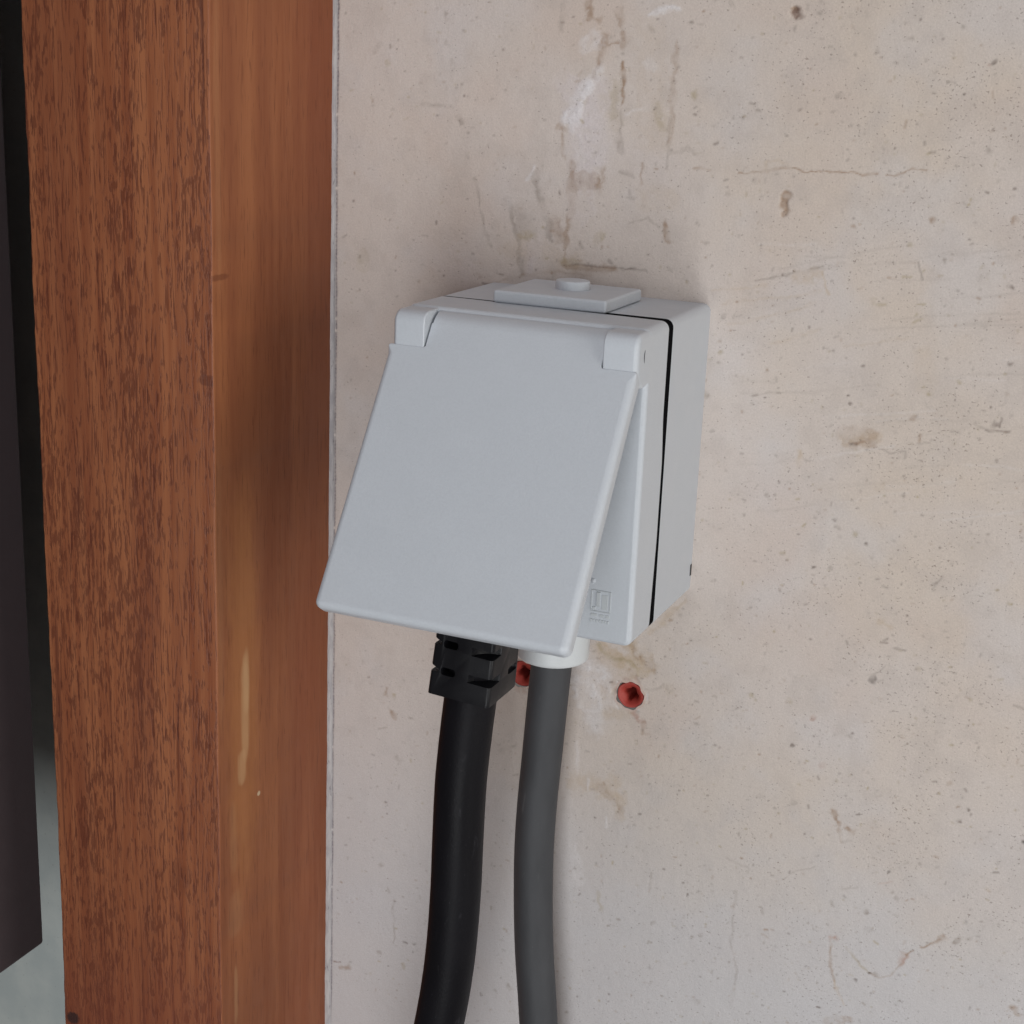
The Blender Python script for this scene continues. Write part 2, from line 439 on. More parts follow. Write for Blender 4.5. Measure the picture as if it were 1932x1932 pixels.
PLUGS = ((20.9, -141.8), (-20.9, -141.9))
HOLE_R = 5.15
STEP = 0.38
xs = np.concatenate([[-102.0], np.arange(-101.8, 188, STEP), [200, 230, 280, 350, 450, 600]])
zs = np.concatenate([[-600, -480, -400, -350, -320], np.arange(-300, 118, STEP), [130, 160, 210, 280, 400, 500]])
X, Z = np.meshgrid(xs, zs)
FEATS = """b|2.1|0.0|0.55|-7.9,93.5 -7.3,88.0
g|1.3|0.0|0.35|-17.1,92.0 -17.0,84.1
b|1.8|0.0|0.40|-5.0,87.5 -3.7,87.3
b|2.3|0.0|0.35|2.7,90.4 3.2,85.9
b|1.8|0.0|0.45|4.3,83.8 4.3,79.3
b|2.1|0.0|0.50|-1.7,83.0 -3.3,75.9 -5.3,69.4
b|1.1|0.0|0.55|-3.9,79.9 2.5,80.5
b|1.3|0.0|0.75|4.7,74.4 5.1,67.7 5.2,60.9
g|1.0|0.0|0.40|5.2,60.9 5.3,51.5
o|6.0|0.0|0.22|2.7,65.7 2.9,57.0
g|2.8|0.0|0.40|5.1,49.6 5.3,47.1
b|1.7|0.0|0.30|22.5,81.1 22.3,69.0 22.6,58.0 22.1,50.6
o|2.0|0.0|0.40|29.5,66.0 29.6,65.1
o|2.5|0.0|0.30|17.2,61.4 19.3,54.8
g|0.8|0.0|0.40|22.8,47.5 26.1,47.7 28.6,49.7 30.8,47.1
g|1.0|0.0|0.35|21.4,58.0 21.9,41.9
w|4.2|0.0|0.75|-12.9,56.9 -10.6,58.2
w|5.0|0.0|0.35|-8.3,79.5 -5.0,81.4
l|10.6|0.0|0.40|-4.7,64.1 -4.8,54.1 -4.4,46.6
w|2.8|0.0|0.60|-11.7,53.8 -8.7,61.5 -6.2,67.2
w|1.8|0.0|0.50|13.2,89.8 17.7,91.6 22.3,91.7
w|2.1|0.0|0.40|-10.2,51.3 -8.4,43.8
w|2.8|0.0|0.30|12.9,74.7 15.7,73.0
w|1.1|0.0|0.30|6.6,58.8 14.5,61.0
b|0.8|0.0|0.50|-15.5,52.9 -14.4,44.1
b|2.4|0.0|0.40|-17.0,53.2 -14.9,53.3
b|1.8|0.0|0.70|-11.4,41.7 -10.8,34.0
b|5.3|0.0|0.62|-8.0,37.1 -2.0,36.2
b|1.6|0.0|0.35|0.3,40.5 -0.3,36.6
g|1.1|0.0|0.50|6.0,40.4 10.6,38.9
b|0.8|0.0|0.60|13.1,43.5 13.5,36.6
g|1.0|0.0|0.35|9.0,32.2 11.7,32.3
b|2.0|0.0|0.45|-10.7,34.0 -10.6,25.6 -12.1,18.9 -12.0,8.4
b|5.0|0.0|0.30|-15.7,21.3 -14.0,16.2
o|3.5|0.0|0.40|-12.2,10.3 -8.6,9.3
w|1.1|0.0|0.50|-24.5,39.9 -26.8,35.2
w|1.1|0.0|0.35|-33.8,28.5 -33.3,25.2
g|2.4|0.0|0.42|-24.3,37.0 -22.9,29.9 -19.4,24.9 -18.2,16.5
g|1.8|0.0|0.42|-34.1,28.5 -32.1,23.3 -29.5,15.6 -27.5,3.7
g|7.1|0.0|0.20|-28.1,23.6 -27.2,19.7
o|2.8|0.0|0.40|-27.8,16.7 -24.8,16.9
l|4.2|0.0|0.35|-23.3,14.7 -23.0,8.1
g|1.4|0.0|0.35|-17.2,7.9 -16.2,4.0
g|1.0|0.0|0.40|-46.5,34.9 -44.3,25.8 -41.4,16.0
g|1.4|0.0|0.40|-40.6,15.3 -39.7,12.4
g|1.7|0.0|0.35|-38.5,18.9 -37.8,20.2
o|2.8|0.0|0.55|-1.0,18.2 0.1,18.6
g|1.8|0.0|0.40|-7.0,16.4 -6.8,15.1
b|1.7|0.0|0.60|22.8,24.6 23.2,19.0
g|0.7|0.0|0.35|10.2,23.9 16.2,26.0 20.5,23.4
d|0.6|0.3|0.50|-11.4,8.1 -7.2,8.9 -2.9,8.7 5.6,8.7 11.1,9.2 16.7,8.8
b|2.1|0.0|0.40|-11.4,7.6 5.6,8.5
g|1.1|0.0|0.50|-56.5,73.4 -55.9,69.6
g|1.4|0.0|0.50|-53.4,54.8 -51.9,52.9
g|1.1|0.0|0.40|-59.7,88.5 -58.9,86.3
o|1.1|0.0|0.40|-81.1,72.5 -80.7,70.9
g|1.1|0.0|0.40|-83.7,77.3 -85.6,74.6
o|3.5|0.0|0.30|-89.3,5.2 -89.2,1.0
g|0.8|0.0|0.40|-58.9,79.4 -58.9,78.4
d|1.4|0.0|0.40|4.6,11.1 4.8,10.5
d|1.0|0.0|0.50|-15.0,32.1 -14.7,31.8
g|1.0|0.0|0.50|-49.6,42.3 -49.4,41.3
d|0.8|0.0|0.70|-42.2,-0.7 -38.8,-0.9
b|1.0|0.0|0.30|-37.4,-0.1 -27.1,3.4 -17.0,5.6 -2.7,5.6
g|1.6|0.0|0.35|12.9,85.0 14.2,85.0
g|1.0|0.0|0.40|26.5,87.3 26.8,87.2
g|1.0|0.0|0.35|-67.1,58.4 -58.9,58.1 -55.9,57.6
t|7.8|0.0|0.16|16.4,32.7 23.2,33.1
t|11.3|0.0|0.14|13.1,82.0 16.5,51.5
t|8.5|0.0|0.18|-32.0,12.7 -10.1,9.9
db|3.3|0.9|0.75|59.6,91.7 59.6,91.1
g|1.3|0.0|0.40|59.8,86.9 59.9,86.4
b|2.5|0.5|0.80|61.5,36.7 61.5,33.3 61.7,31.0
b|0.5|0.2|0.55|30.9,42.8 33.4,42.9 35.9,42.5
b|0.5|0.2|0.70|45.4,42.3 50.7,42.9 55.2,43.3 57.8,44.6 61.3,44.9 64.3,44.7 67.3,43.9 73.6,44.7 81.7,44.9 85.2,44.3 89.7,45.1
b|0.5|0.2|0.55|92.3,44.6 94.5,44.6 97.5,45.9 100.1,47.1 104.0,47.0
t|0.7|0.0|0.40|54.9,43.2 54.6,46.6 58.2,47.1 61.8,45.9
g|0.6|0.2|0.55|53.7,8.6 59.0,10.3 63.7,11.5 66.6,12.9
g|0.7|0.2|0.65|71.6,14.0 75.3,15.3
g|0.6|0.0|0.35|77.0,15.6 79.3,16.1
t|0.9|0.0|0.75|75.2,13.5 76.5,10.2 78.0,6.8
t|4.0|0.0|0.30|67.4,11.1 73.2,12.2
g|0.7|0.0|0.60|104.7,19.1 106.5,14.1
t|0.9|0.0|0.30|39.8,4.4 53.8,6.6 58.0,7.9
t|0.9|0.0|0.30|43.8,0.6 67.9,5.2 75.4,7.7
t|0.9|0.0|0.30|60.9,-11.0 69.1,-7.7 76.6,-4.6
t|0.9|0.0|0.30|84.7,-9.1 95.6,-6.7 104.0,-4.1
t|0.9|0.0|0.30|46.2,-6.5 64.8,-0.4 74.0,3.5
d|1.3|0.0|0.70|120.6,78.8 120.8,78.7
p|0.9|0.0|0.50|118.9,78.2 119.2,78.1
g|1.5|0.0|0.70|75.5,67.8 75.7,67.7
g|1.3|0.0|0.60|50.2,61.8 50.5,61.7
g|0.9|0.0|0.70|60.0,54.6 60.3,54.5
b|1.9|0.0|0.50|107.2,32.4 107.4,32.3
b|2.3|0.0|0.50|131.3,33.9 131.5,33.8
k|0.8|0.0|0.80|118.9,27.2 119.2,27.1
d|1.1|0.0|0.70|132.9,14.0 133.1,13.9
d|1.1|0.0|0.70|44.3,-3.5 44.6,-3.6
o|1.7|0.0|0.35|101.4,24.4 101.6,24.3
g|1.1|0.0|0.50|110.0,88.9 110.2,88.8
g|1.5|0.0|0.45|85.3,81.0 85.5,80.9
g|1.2|0.0|0.50|79.1,79.4 79.4,79.3
g|1.5|0.0|0.40|95.3,84.8 95.6,84.7
g|1.2|0.0|0.50|26.4,87.3 26.7,87.2
g|1.2|0.0|0.60|39.2,93.9 39.5,93.8
g|1.1|0.0|0.50|67.5,91.2 67.7,91.1
g|1.1|0.0|0.50|103.2,75.5 103.4,75.4
g|0.9|0.0|0.50|116.1,66.5 116.3,66.4
g|0.9|0.0|0.50|79.6,59.0 79.8,58.9
g|0.9|0.0|0.50|82.2,58.8 82.4,58.7
g|1.3|0.0|0.50|121.6,53.7 121.9,53.6
g|0.9|0.0|0.50|116.8,55.8 117.0,55.7
g|0.9|0.0|0.50|36.6,19.1 36.9,19.0
g|0.9|0.0|0.45|42.7,59.0 42.9,58.9
b|0.9|0.0|0.60|83.5,28.5 83.8,28.4
t|0.8|0.0|0.50|85.2,29.1 85.4,29.0
g|1.1|0.0|0.50|112.8,20.0 113.0,19.9
g|1.2|0.0|0.50|51.1,40.7 51.4,40.6
g|1.2|0.0|0.45|42.4,35.7 42.7,35.6
g|0.9|0.0|0.40|83.7,46.7 83.9,46.6
g|0.8|0.0|0.60|112.5,48.9 112.7,48.8
g|1.5|0.0|0.30|67.3,94.4 67.6,94.3
g|0.9|0.0|0.50|125.5,64.6 125.7,64.5
g|1.7|0.0|0.40|25.3,9.9 25.6,9.8
o|0.8|0.0|0.50|92.1,4.6 91.7,6.3 92.8,6.7
o|0.8|0.0|0.50|105.2,5.9 108.5,6.8
o|0.8|0.0|0.50|104.7,0.1 107.9,1.6
o|0.8|0.0|0.50|105.6,2.5 106.1,3.1
o|0.8|0.0|0.50|93.3,4.7 96.1,5.0
o|0.8|0.0|0.50|100.3,14.1 103.1,14.3
b|5.3|0.0|0.45|89.1,-38.2 96.5,-37.9
t|3.3|0.0|0.35|87.8,-39.6 98.8,-37.0
d|0.7|0.5|0.85|89.5,-40.5 91.4,-40.3
b|0.6|0.0|0.70|91.4,-40.1 94.3,-39.1
d|0.6|0.0|0.60|131.3,-30.4 135.2,-30.4 137.9,-29.9
d|0.7|0.0|0.55|135.0,-26.3 134.9,-29.3
d|1.2|0.0|0.50|133.3,-28.9 134.5,-29.0
g|0.5|0.0|0.50|127.2,-29.1 131.8,-30.3
g|0.8|0.0|0.40|120.5,-32.3 123.1,-32.3
b|1.2|0.0|0.65|108.1,-29.9 108.8,-29.5
t|1.5|0.0|0.50|73.3,-45.3 73.3,-49.0
t|1.5|0.0|0.50|99.3,-53.4 101.3,-52.9
t|3.1|0.0|0.40|105.2,-98.6 108.3,-99.3
d|0.6|0.0|0.50|105.9,-105.3 108.9,-105.1
d|0.6|0.0|0.50|108.2,-103.8 107.0,-104.4
g|0.8|0.0|0.60|110.4,-107.0 111.5,-107.1 114.5,-106.9
k|1.3|0.0|0.75|104.1,-119.4 105.1,-118.3
g|0.6|0.0|0.40|102.9,-117.6 107.0,-115.8 108.5,-112.9
g|0.8|0.0|0.50|120.2,-83.1 121.9,-82.2
g|0.8|0.0|0.50|123.1,-79.8 121.0,-84.9
b|1.1|0.0|0.50|110.8,-34.8 111.0,-36.6
t|4.6|0.0|0.18|109.0,-8.4 111.3,-18.7
g|0.5|0.0|0.50|98.6,-40.6 102.2,-41.7 107.4,-40.7 107.3,-43.1
b|1.3|0.0|0.60|60.2,-19.5 60.5,-19.5
o|1.2|0.0|0.60|44.0,-15.2 44.3,-15.2
g|1.1|0.0|0.50|53.3,-14.3 53.6,-14.3
g|0.9|0.0|0.50|44.0,-19.2 44.3,-19.2
g|1.5|0.0|0.60|40.4,-29.8 40.7,-29.9
g|0.8|0.0|0.50|56.0,-31.4 56.3,-31.4
d|0.8|0.0|0.70|87.9,-27.3 88.2,-27.3
d|0.9|0.0|0.60|43.5,-41.9 43.9,-41.9
g|1.1|0.0|0.60|63.8,-61.1 64.2,-61.1
g|0.8|0.0|0.60|66.9,-60.5 67.2,-60.6
d|0.9|0.0|0.60|86.9,-66.2 87.2,-66.2
g|1.1|0.0|0.60|88.1,-68.6 88.4,-68.6
d|0.9|0.0|0.50|89.4,-71.5 89.7,-71.5
d|0.9|0.0|0.70|98.2,-72.6 98.5,-72.7
o|1.2|0.0|0.60|94.3,-70.3 94.6,-70.3
g|1.2|0.0|0.40|80.5,-66.2 80.8,-66.3
g|1.3|0.0|0.40|100.1,-77.1 100.4,-77.1
d|1.1|0.0|0.70|81.7,-84.0 82.0,-84.0
g|1.2|0.0|0.50|87.0,-82.8 87.3,-82.8
g|0.9|0.0|0.60|102.7,-83.9 103.0,-84.0
g|1.2|0.0|0.50|108.3,-54.8 108.6,-54.8
d|0.7|0.0|0.50|107.6,-48.9 107.8,-48.9
d|0.8|0.0|0.70|112.1,-42.9 112.4,-42.9
d|0.9|0.0|0.60|103.2,-43.5 103.5,-43.5
d|0.8|0.0|0.70|135.4,-39.8 135.7,-39.9
d|1.1|0.0|0.50|121.6,-70.1 121.9,-70.1
b|1.1|0.0|0.50|135.6,-18.7 135.9,-18.7
d|1.1|0.0|0.50|135.0,-9.4 135.3,-9.4
o|1.2|0.0|0.55|70.2,-108.3 70.5,-108.3
g|0.8|0.0|0.50|72.9,-113.2 73.2,-113.2
g|1.1|0.0|0.50|41.7,-116.3 42.0,-116.3
o|1.1|0.0|0.50|70.9,-80.4 71.2,-80.4
t|0.9|0.0|0.60|72.9,-81.9 73.2,-81.9
d|0.8|0.0|0.70|37.4,-108.6 37.8,-108.6
o|1.1|0.0|0.50|145.1,-85.0 145.4,-85.0
o|1.1|0.0|0.60|120.8,-16.2 121.1,-16.3
g|0.9|0.0|0.60|116.7,-9.3 116.9,-9.3
g|0.9|0.0|0.50|101.8,-11.2 102.1,-11.2
g|0.8|0.0|0.60|80.9,-10.8 81.2,-10.9
o|1.1|0.0|0.50|112.0,-21.2 112.3,-21.3
g|0.7|0.0|0.70|126.7,-100.0 127.0,-100.1
g|0.8|0.0|0.50|141.3,-110.3 141.6,-110.3
o|1.3|0.0|0.40|119.2,-112.4 119.5,-112.4
d|0.8|0.0|0.50|42.7,-130.6 43.1,-130.6
b|2.1|0.0|0.60|96.8,-169.1 98.5,-172.2
b|1.9|0.0|0.55|102.3,-173.8 103.7,-175.4
b|1.1|0.0|0.40|99.0,-174.1 100.5,-179.3
g|0.9|0.0|0.50|101.5,-179.4 103.4,-178.7
p|1.6|0.0|0.60|100.3,-217.0 101.8,-216.6
b|0.9|0.0|0.55|100.4,-218.1 101.2,-226.7 103.0,-233.6
t|0.6|0.0|0.55|103.0,-233.6 105.4,-238.8 107.5,-241.9
o|0.6|0.0|0.50|106.1,-219.4 109.0,-222.4 111.8,-225.1 114.9,-227.1
b|0.5|0.0|0.55|114.9,-227.1 118.5,-227.7 122.1,-225.6 124.3,-221.9 125.9,-219.2
p|2.0|0.0|0.60|125.4,-219.7 126.3,-216.2
b|0.5|0.0|0.65|126.5,-216.2 128.5,-214.2
b|0.7|0.0|0.65|130.8,-212.3 134.2,-209.7 137.1,-207.7
b|1.6|0.0|0.50|136.1,-208.2 137.7,-206.4
g|2.3|0.0|0.55|142.0,-207.2 143.1,-205.4
g|1.1|0.0|0.40|146.1,-204.7 146.3,-204.7
d|1.1|0.0|0.70|114.8,-227.2 115.5,-227.0
g|1.5|0.0|0.35|116.8,-226.6 117.4,-226.4
g|0.6|0.0|0.35|65.5,-208.1 65.1,-213.8 65.2,-224.2 65.1,-229.5 67.6,-236.4 68.4,-239.2 67.7,-245.5 67.6,-254.7
b|1.2|0.0|0.40|65.1,-213.4 65.1,-214.2
g|0.6|0.0|0.30|61.1,-196.0 64.6,-197.0 69.0,-197.7 68.9,-199.9
g|0.5|0.0|0.30|81.2,-199.2 85.5,-195.2 92.3,-191.3
g|0.5|0.0|0.35|102.6,-197.2 107.6,-195.6
p|0.5|0.0|0.35|114.2,-192.1 119.0,-190.4
k|0.9|0.0|0.85|117.0,-186.9 117.3,-186.9
k|0.8|0.0|0.85|144.4,-198.7 144.7,-198.8
g|1.6|0.0|0.60|111.2,-204.0 111.5,-204.1
g|1.5|0.0|0.50|112.9,-210.3 113.2,-210.3
p|1.9|0.0|0.60|86.4,-136.2 86.7,-136.3
o|2.9|0.0|0.40|78.5,-132.2 78.8,-132.3
d|1.2|0.0|0.70|80.1,-147.9 80.4,-147.9
b|2.3|0.0|0.55|163.3,-226.2 163.6,-226.2
b|1.6|0.0|0.40|165.0,-228.1 165.3,-228.2
g|1.1|0.0|0.50|46.3,-147.1 46.7,-147.2
k|1.1|0.0|0.80|158.7,-165.0 159.0,-165.0
t|1.5|0.0|0.60|149.9,-185.1 150.2,-185.2
d|0.9|0.0|0.80|53.1,-153.6 53.4,-153.7
g|1.1|0.0|0.60|99.2,-140.3 99.6,-140.3
b|1.2|0.0|0.50|133.5,-150.3 133.8,-150.3
d|1.1|0.0|0.60|110.3,-230.8 110.7,-230.9
g|1.1|0.0|0.50|53.9,-229.2 54.3,-229.3
g|2.0|0.0|0.40|54.6,-256.3 54.9,-256.4
g|1.7|0.0|0.35|137.9,-162.7 138.2,-162.7
b|1.1|0.0|0.50|136.8,-157.8 137.1,-157.8
d|0.8|0.0|0.50|140.2,-157.9 140.5,-158.0
d|0.8|0.0|0.60|145.8,-161.2 146.1,-161.2
g|0.9|0.0|0.50|93.8,-215.2 94.1,-215.2
g|1.2|0.0|0.40|119.0,-194.0 119.3,-194.0
o|0.8|0.0|0.50|136.5,-119.7 136.8,-119.8
k|1.5|0.0|0.70|104.5,-119.0 104.8,-119.1
o|2.6|0.0|0.40|34.9,-136.5 35.2,-136.6
g|1.2|0.0|0.50|82.5,-169.2 82.9,-169.3
g|0.9|0.0|0.50|76.1,-172.7 76.4,-172.7
o|1.3|0.0|0.50|64.4,-132.6 64.8,-132.7
o|0.9|0.0|0.50|66.2,-134.0 66.5,-134.0
d|0.8|0.0|0.40|127.8,-115.7 128.1,-115.7
g|0.8|0.0|0.60|139.8,-120.8 140.1,-120.8
g|0.8|0.0|0.60|120.0,-131.8 120.3,-131.9
o|0.8|0.0|0.60|138.6,-128.0 138.9,-128.0
p|2.0|0.0|0.30|90.8,-153.1 91.1,-153.1
g|1.1|0.0|0.50|120.8,-195.8 121.1,-195.9
g|1.1|0.0|0.40|99.2,-203.2 99.5,-203.2
g|0.8|0.0|0.60|65.0,-236.7 65.3,-236.8
g|1.1|0.0|0.40|72.6,-237.9 73.0,-238.0
b|0.7|0.0|0.40|134.2,-210.1 134.5,-210.1
b|2.6|0.0|0.30|102.5,-250.2 110.1,-246.7
t|7.4|0.0|0.32|2.1,-179.6 13.2,-180.1 19.2,-182.4
t|4.0|0.0|0.30|17.3,-175.4 20.3,-188.9
b|3.4|0.0|0.22|11.7,-179.7 20.9,-186.5
w|0.7|0.0|0.60|6.9,-177.4 7.2,-182.2
w|0.8|0.0|0.50|14.6,-191.1 15.0,-195.2
w|1.1|0.0|0.30|2.0,-163.9 2.7,-175.8
w|6.7|0.0|0.28|2.3,-141.8 7.0,-148.2 8.9,-157.3
w|1.1|0.0|0.50|6.9,-140.9 7.8,-144.3
w|4.0|0.0|0.25|3.6,-206.0 5.1,-219.6
o|1.6|0.0|0.30|13.5,-222.1 15.0,-228.8
b|1.7|0.0|0.50|-74.6,-167.4 -72.9,-169.8
o|1.5|0.0|0.50|-73.7,-160.8 -73.4,-161.1
b|1.1|0.0|0.45|-77.0,-158.2 -76.9,-161.7
g|1.6|0.0|0.35|-77.8,-233.8 -77.1,-234.3
d|0.9|0.0|0.60|-66.2,-265.8 -65.0,-265.8
d|0.9|0.0|0.60|-62.2,-265.4 -61.7,-265.2
g|0.7|0.0|0.40|-71.5,-248.0 -71.7,-253.0 -71.0,-261.2 -71.1,-267.6
g|1.3|0.0|0.50|-78.1,-273.3 -77.4,-273.4
b|2.3|0.0|0.40|-95.5,-285.5 -91.6,-284.7
db|0.9|0.0|0.80|-98.6,-283.3 -95.6,-282.7
g|1.5|0.0|0.50|-94.8,-306.1 -93.5,-305.5
o|1.5|0.0|0.40|-67.3,-275.9 -66.1,-277.3
g|1.5|0.0|0.60|-21.0,-271.7 -19.8,-272.7
g|1.1|0.0|0.40|-28.2,-174.4 -25.3,-171.8 -21.9,-170.5
g|0.9|0.0|0.40|-22.5,-182.9 -20.7,-182.0
g|0.7|0.0|0.40|-79.7,-176.3 -75.7,-175.0
g|0.8|0.0|0.50|-66.9,-169.0 -65.6,-169.1
d|0.8|0.0|0.50|10.4,-192.3 10.8,-192.4
g|0.9|0.0|0.45|33.9,-209.1 33.6,-215.3
g|0.9|0.0|0.40|-74.3,-243.7 -73.4,-245.1
g|0.8|0.0|0.40|-69.1,-179.5 -68.6,-179.7
g|1.5|0.0|0.30|-71.4,-186.3 -70.5,-187.6
g|0.8|0.0|0.60|-69.5,-288.3 -69.1,-288.5
g|0.9|0.0|0.60|3.4,-276.2 4.3,-275.6
g|0.8|0.0|0.60|34.6,-229.7 35.6,-228.6
t|6.4|0.0|0.75|10.1,-126.9 15.2,-128.2 21.0,-131.6
o|1.3|0.0|0.60|7.7,-125.1 11.9,-128.8 17.5,-128.9 22.6,-130.1 23.6,-133.3
b|2.1|0.0|0.30|20.0,-132.9 22.9,-134.6
w|4.8|0.0|0.50|2.9,-130.6 6.0,-134.5 10.1,-136.0
w|10.6|0.0|0.45|2.2,-137.5 4.9,-145.0
w|1.6|0.0|0.40|6.0,-138.5 5.9,-142.0
w|3.2|0.0|0.30|11.9,-137.9 14.6,-145.3
w|1.1|0.0|0.50|21.5,-122.5 24.2,-129.8
w|2.1|0.0|0.40|23.7,-122.1 25.1,-126.3
g|0.5|0.2|0.50|26.4,-138.4 29.2,-137.9 31.3,-136.8 33.1,-135.8 35.1,-137.2 36.2,-136.4
p|1.8|0.0|0.70|22.1,-148.1 24.7,-150.1 26.8,-151.7
b|1.1|0.0|0.60|26.7,-150.8 26.5,-154.9
t|3.7|0.0|0.30|12.7,-150.9 20.4,-148.7
w|0.8|0.0|0.50|19.2,-147.0 24.2,-146.8
t|3.2|0.0|0.35|30.7,-112.0 35.7,-107.2
t|1.4|0.0|0.40|26.6,-117.1 34.7,-107.4 38.6,-102.9"""
PAL = {'b': (150, 126, 106), 't': (184, 166, 146), 'g': (146, 136, 128), 'd': (96, 84, 76), 'k': (62, 54, 50), 'db': (120, 96, 84),
       'w': (214, 211, 213), 'l': (202, 194, 196), 'o': (160, 146, 118), 'p': (172, 146, 136)}
LIN = {k: np.array(srgb(*v)) for k, v in PAL.items()}
base = np.array(srgb(197, 187, 181))
C = np.ones(X.shape + (3,)) * base
n1, n2, n3 = fbm(X, Z, 70, 1), fbm(X * 1.0, Z, 26, 20), fbm(X, Z, 7, 40)


def over(C, col, a):
    return C + (col - C) * a[..., None]


sm = lambda v, lo, hi: (lambda t: t * t * (3 - 2 * t))(np.clip((v - lo) / (hi - lo), 0, 1))
C = over(C, np.array(srgb(198, 183, 168)), (0.15 + 0.5 * sm(X, -70, 110)) * sm(n1, 0.38, 0.72))      # yellowish mottle; its rise to the right paints in warmer light
C = over(C, np.array(srgb(194, 190, 191)), 0.4 * sm(n2, 0.45, 0.75))        # greyer, cleaner plaster
C = over(C, np.array(srgb(192, 174, 163)), 0.35 * sm(fbm(X, Z, 40, 60), 0.48, 0.8))
C = over(C, np.array(srgb(178, 168, 162)), 0.3 * sm(n3, 0.45, 0.8))
# cooler grey low down: cool light from below put into the colour
C = over(C, np.array(srgb(188, 188, 192)), 0.7 * sm(-Z, 130, 260))
H = 0.25 * (n2 - 0.5) + 0.10 * (n3 - 0.5)                                   # relief in mm, + = proud
n5, n6 = fbm(X, Z, 1.5, 120, 2), fbm(X, Z, 5.0, 140, 3)
wobX, wobZ = (fbm(X, Z, 2.6, 80, 3) - 0.5), (fbm(X, Z, 2.6, 90, 3) - 0.5)


def seg_dist(px, pz, P):
    d = np.full(px.shape, 1e9)
    for (ax, az), (bx, bz) in zip(P[:-1], P[1:]):
        ux, uz = bx - ax, bz - az
        L = ux * ux + uz * uz + 1e-9
        t = np.clip(((px - ax) * ux + (pz - az) * uz) / L, 0, 1)
        d = np.minimum(d, np.hypot(px - ax - t * ux, pz - az - t * uz))
    return d


def stroke(P, w, col, al, dep, rag=1.0):
    global C, H
    P = np.array(P)
    m = w + 2
    i0, i1 = np.searchsorted(xs, (P[:, 0].min() - m, P[:, 0].max() + m))
    j0, j1 = np.searchsorted(zs, (P[:, 1].min() - m, P[:, 1].max() + m))
    if i1 - i0 < 1 or j1 - j0 < 1:
        return
    S = np.s_[j0:j1, i0:i1]
    k = rag * min(1.0, 0.35 + w * 0.35)
    d = seg_dist(X[S] + wobX[S] * k * 2.2, Z[S] + wobZ[S] * k * 2.2, P)
    if rag > 0.5:
        d = d + (n5[S] - 0.5) * (0.35 + 0.45 * w) + (n6[S] - 0.45) * (0.25 + 0.75 * w)
    a = 1 - sm(d, w * 0.5 - min(0.35 + w * 0.12, w * 0.45), w * 0.5 + 0.3 + w * 0.12)
    if rag > 0.5:
        a = a * (0.25 + 0.75 * sm(n6[S], 0.25, 0.6)) * (0.55 + 0.45 * sm(n5[S], 0.2, 0.7)) * 1.15
    a = np.clip(a * al, 0, 1)
    C[S] = over(C[S], col, a)
    if dep:
        H[S] -= a * dep
    elif col[0] > base[0]:
        H[S] += 0.16 * a


for line in FEATS.strip().split('\n'):
    c_, w_, d_, a_, p_ = line.split('|')
    w_ = float(w_) * (1.25 if float(w_) > 1.0 else 1.05)
    stroke([tuple(map(float, q.split(','))) for q in p_.split()], float(w_), LIN[c_], min(1, float(a_) * 1.35), float(d_))
for P_l, w_l, a_l in (([(-13, 66), (-7, 52), (-6, 40), (-7, 28)], 11, 0.45), ([(-14, 55), (-10, 62), (-4, 72)], 5, 0.5), ([(-24, 8), (-24, -4)], 6, 0.35), ([(-52, 6), (-44, -8), (-36, -12)], 16, 0.25), ([(10, 45), (22, 40)], 12, 0.15)):
    stroke(P_l, w_l, LIN['l'] if w_l > 5.5 else LIN['w'], a_l, 0)
stroke([(17.5, -121.5), (22.5, -125.5), (27, -130.5)], 7.5, LIN['t'], 0.85, 0)
stroke([(18.5, -122.0), (27, -129.5)], 3.5, LIN['b'], 0.35, 0.1)
stroke([(27.5, -126), (29.5, -131.5)], 2.0, LIN['b'], 0.45, 0.1)
# small scattered specks and nicks, denser towards the right and around the trowel marks
for k in range(3000):
    x = -98 + 284 * rng.random() ** 0.8
    z = rng.uniform(-295, 112)
    l = 0.05 + rng.exponential(0.38)
    a = rng.choice([0.0, 0.0, 0.3, 1.57, rng.uniform(0, 3.14)]) + rng.normal(0, 0.2)
    col = LIN[rng.choice(['g', 'g', 'b', 'd', 'o'])]
    stroke([(x, z), (x + l * math.cos(a), z + l * math.sin(a))], rng.uniform(0.35, 0.75), col, rng.uniform(0.12, 0.34) + 0.45 * rng.random() ** 4, 0.09, 0.4)
# faint slanting trowel marks right of the box
for k in range(46):
    x, z = rng.uniform(42, 150), rng.uniform(-75, 22)
    L, sl = rng.uniform(12, 46), rng.uniform(0.12, 0.26)
    pts_ = [(x + L * t, z + sl * L * t + 0.9 * math.sin(3 * t + k)) for t in (0, 0.25, 0.5, 0.75, 1)]
    stroke(pts_, rng.uniform(0.5, 1.0), LIN['g'] if k % 3 else LIN['w'], rng.uniform(0.10, 0.26), 0.12 if k % 3 else 0.0, 0.6)
# plaster chipped round the drill holes
for px, pz in PLUGS:
    for k in range(14):
        a = rng.uniform(0, 6.28)
        r_ = rng.uniform(5.2, 7.0)
        stroke([(px + r_ * math.cos(a), pz + r_ * math.sin(a)), (px + (r_ + 0.4) * math.cos(a + 0.2), pz + (r_ + 0.4) * math.sin(a + 0.2))], rng.uniform(0.7, 1.7), LIN[rng.choice(['p', 'w', 'g', 't'])], rng.uniform(0.3, 0.7), rng.uniform(0.1, 0.45), 0.8)
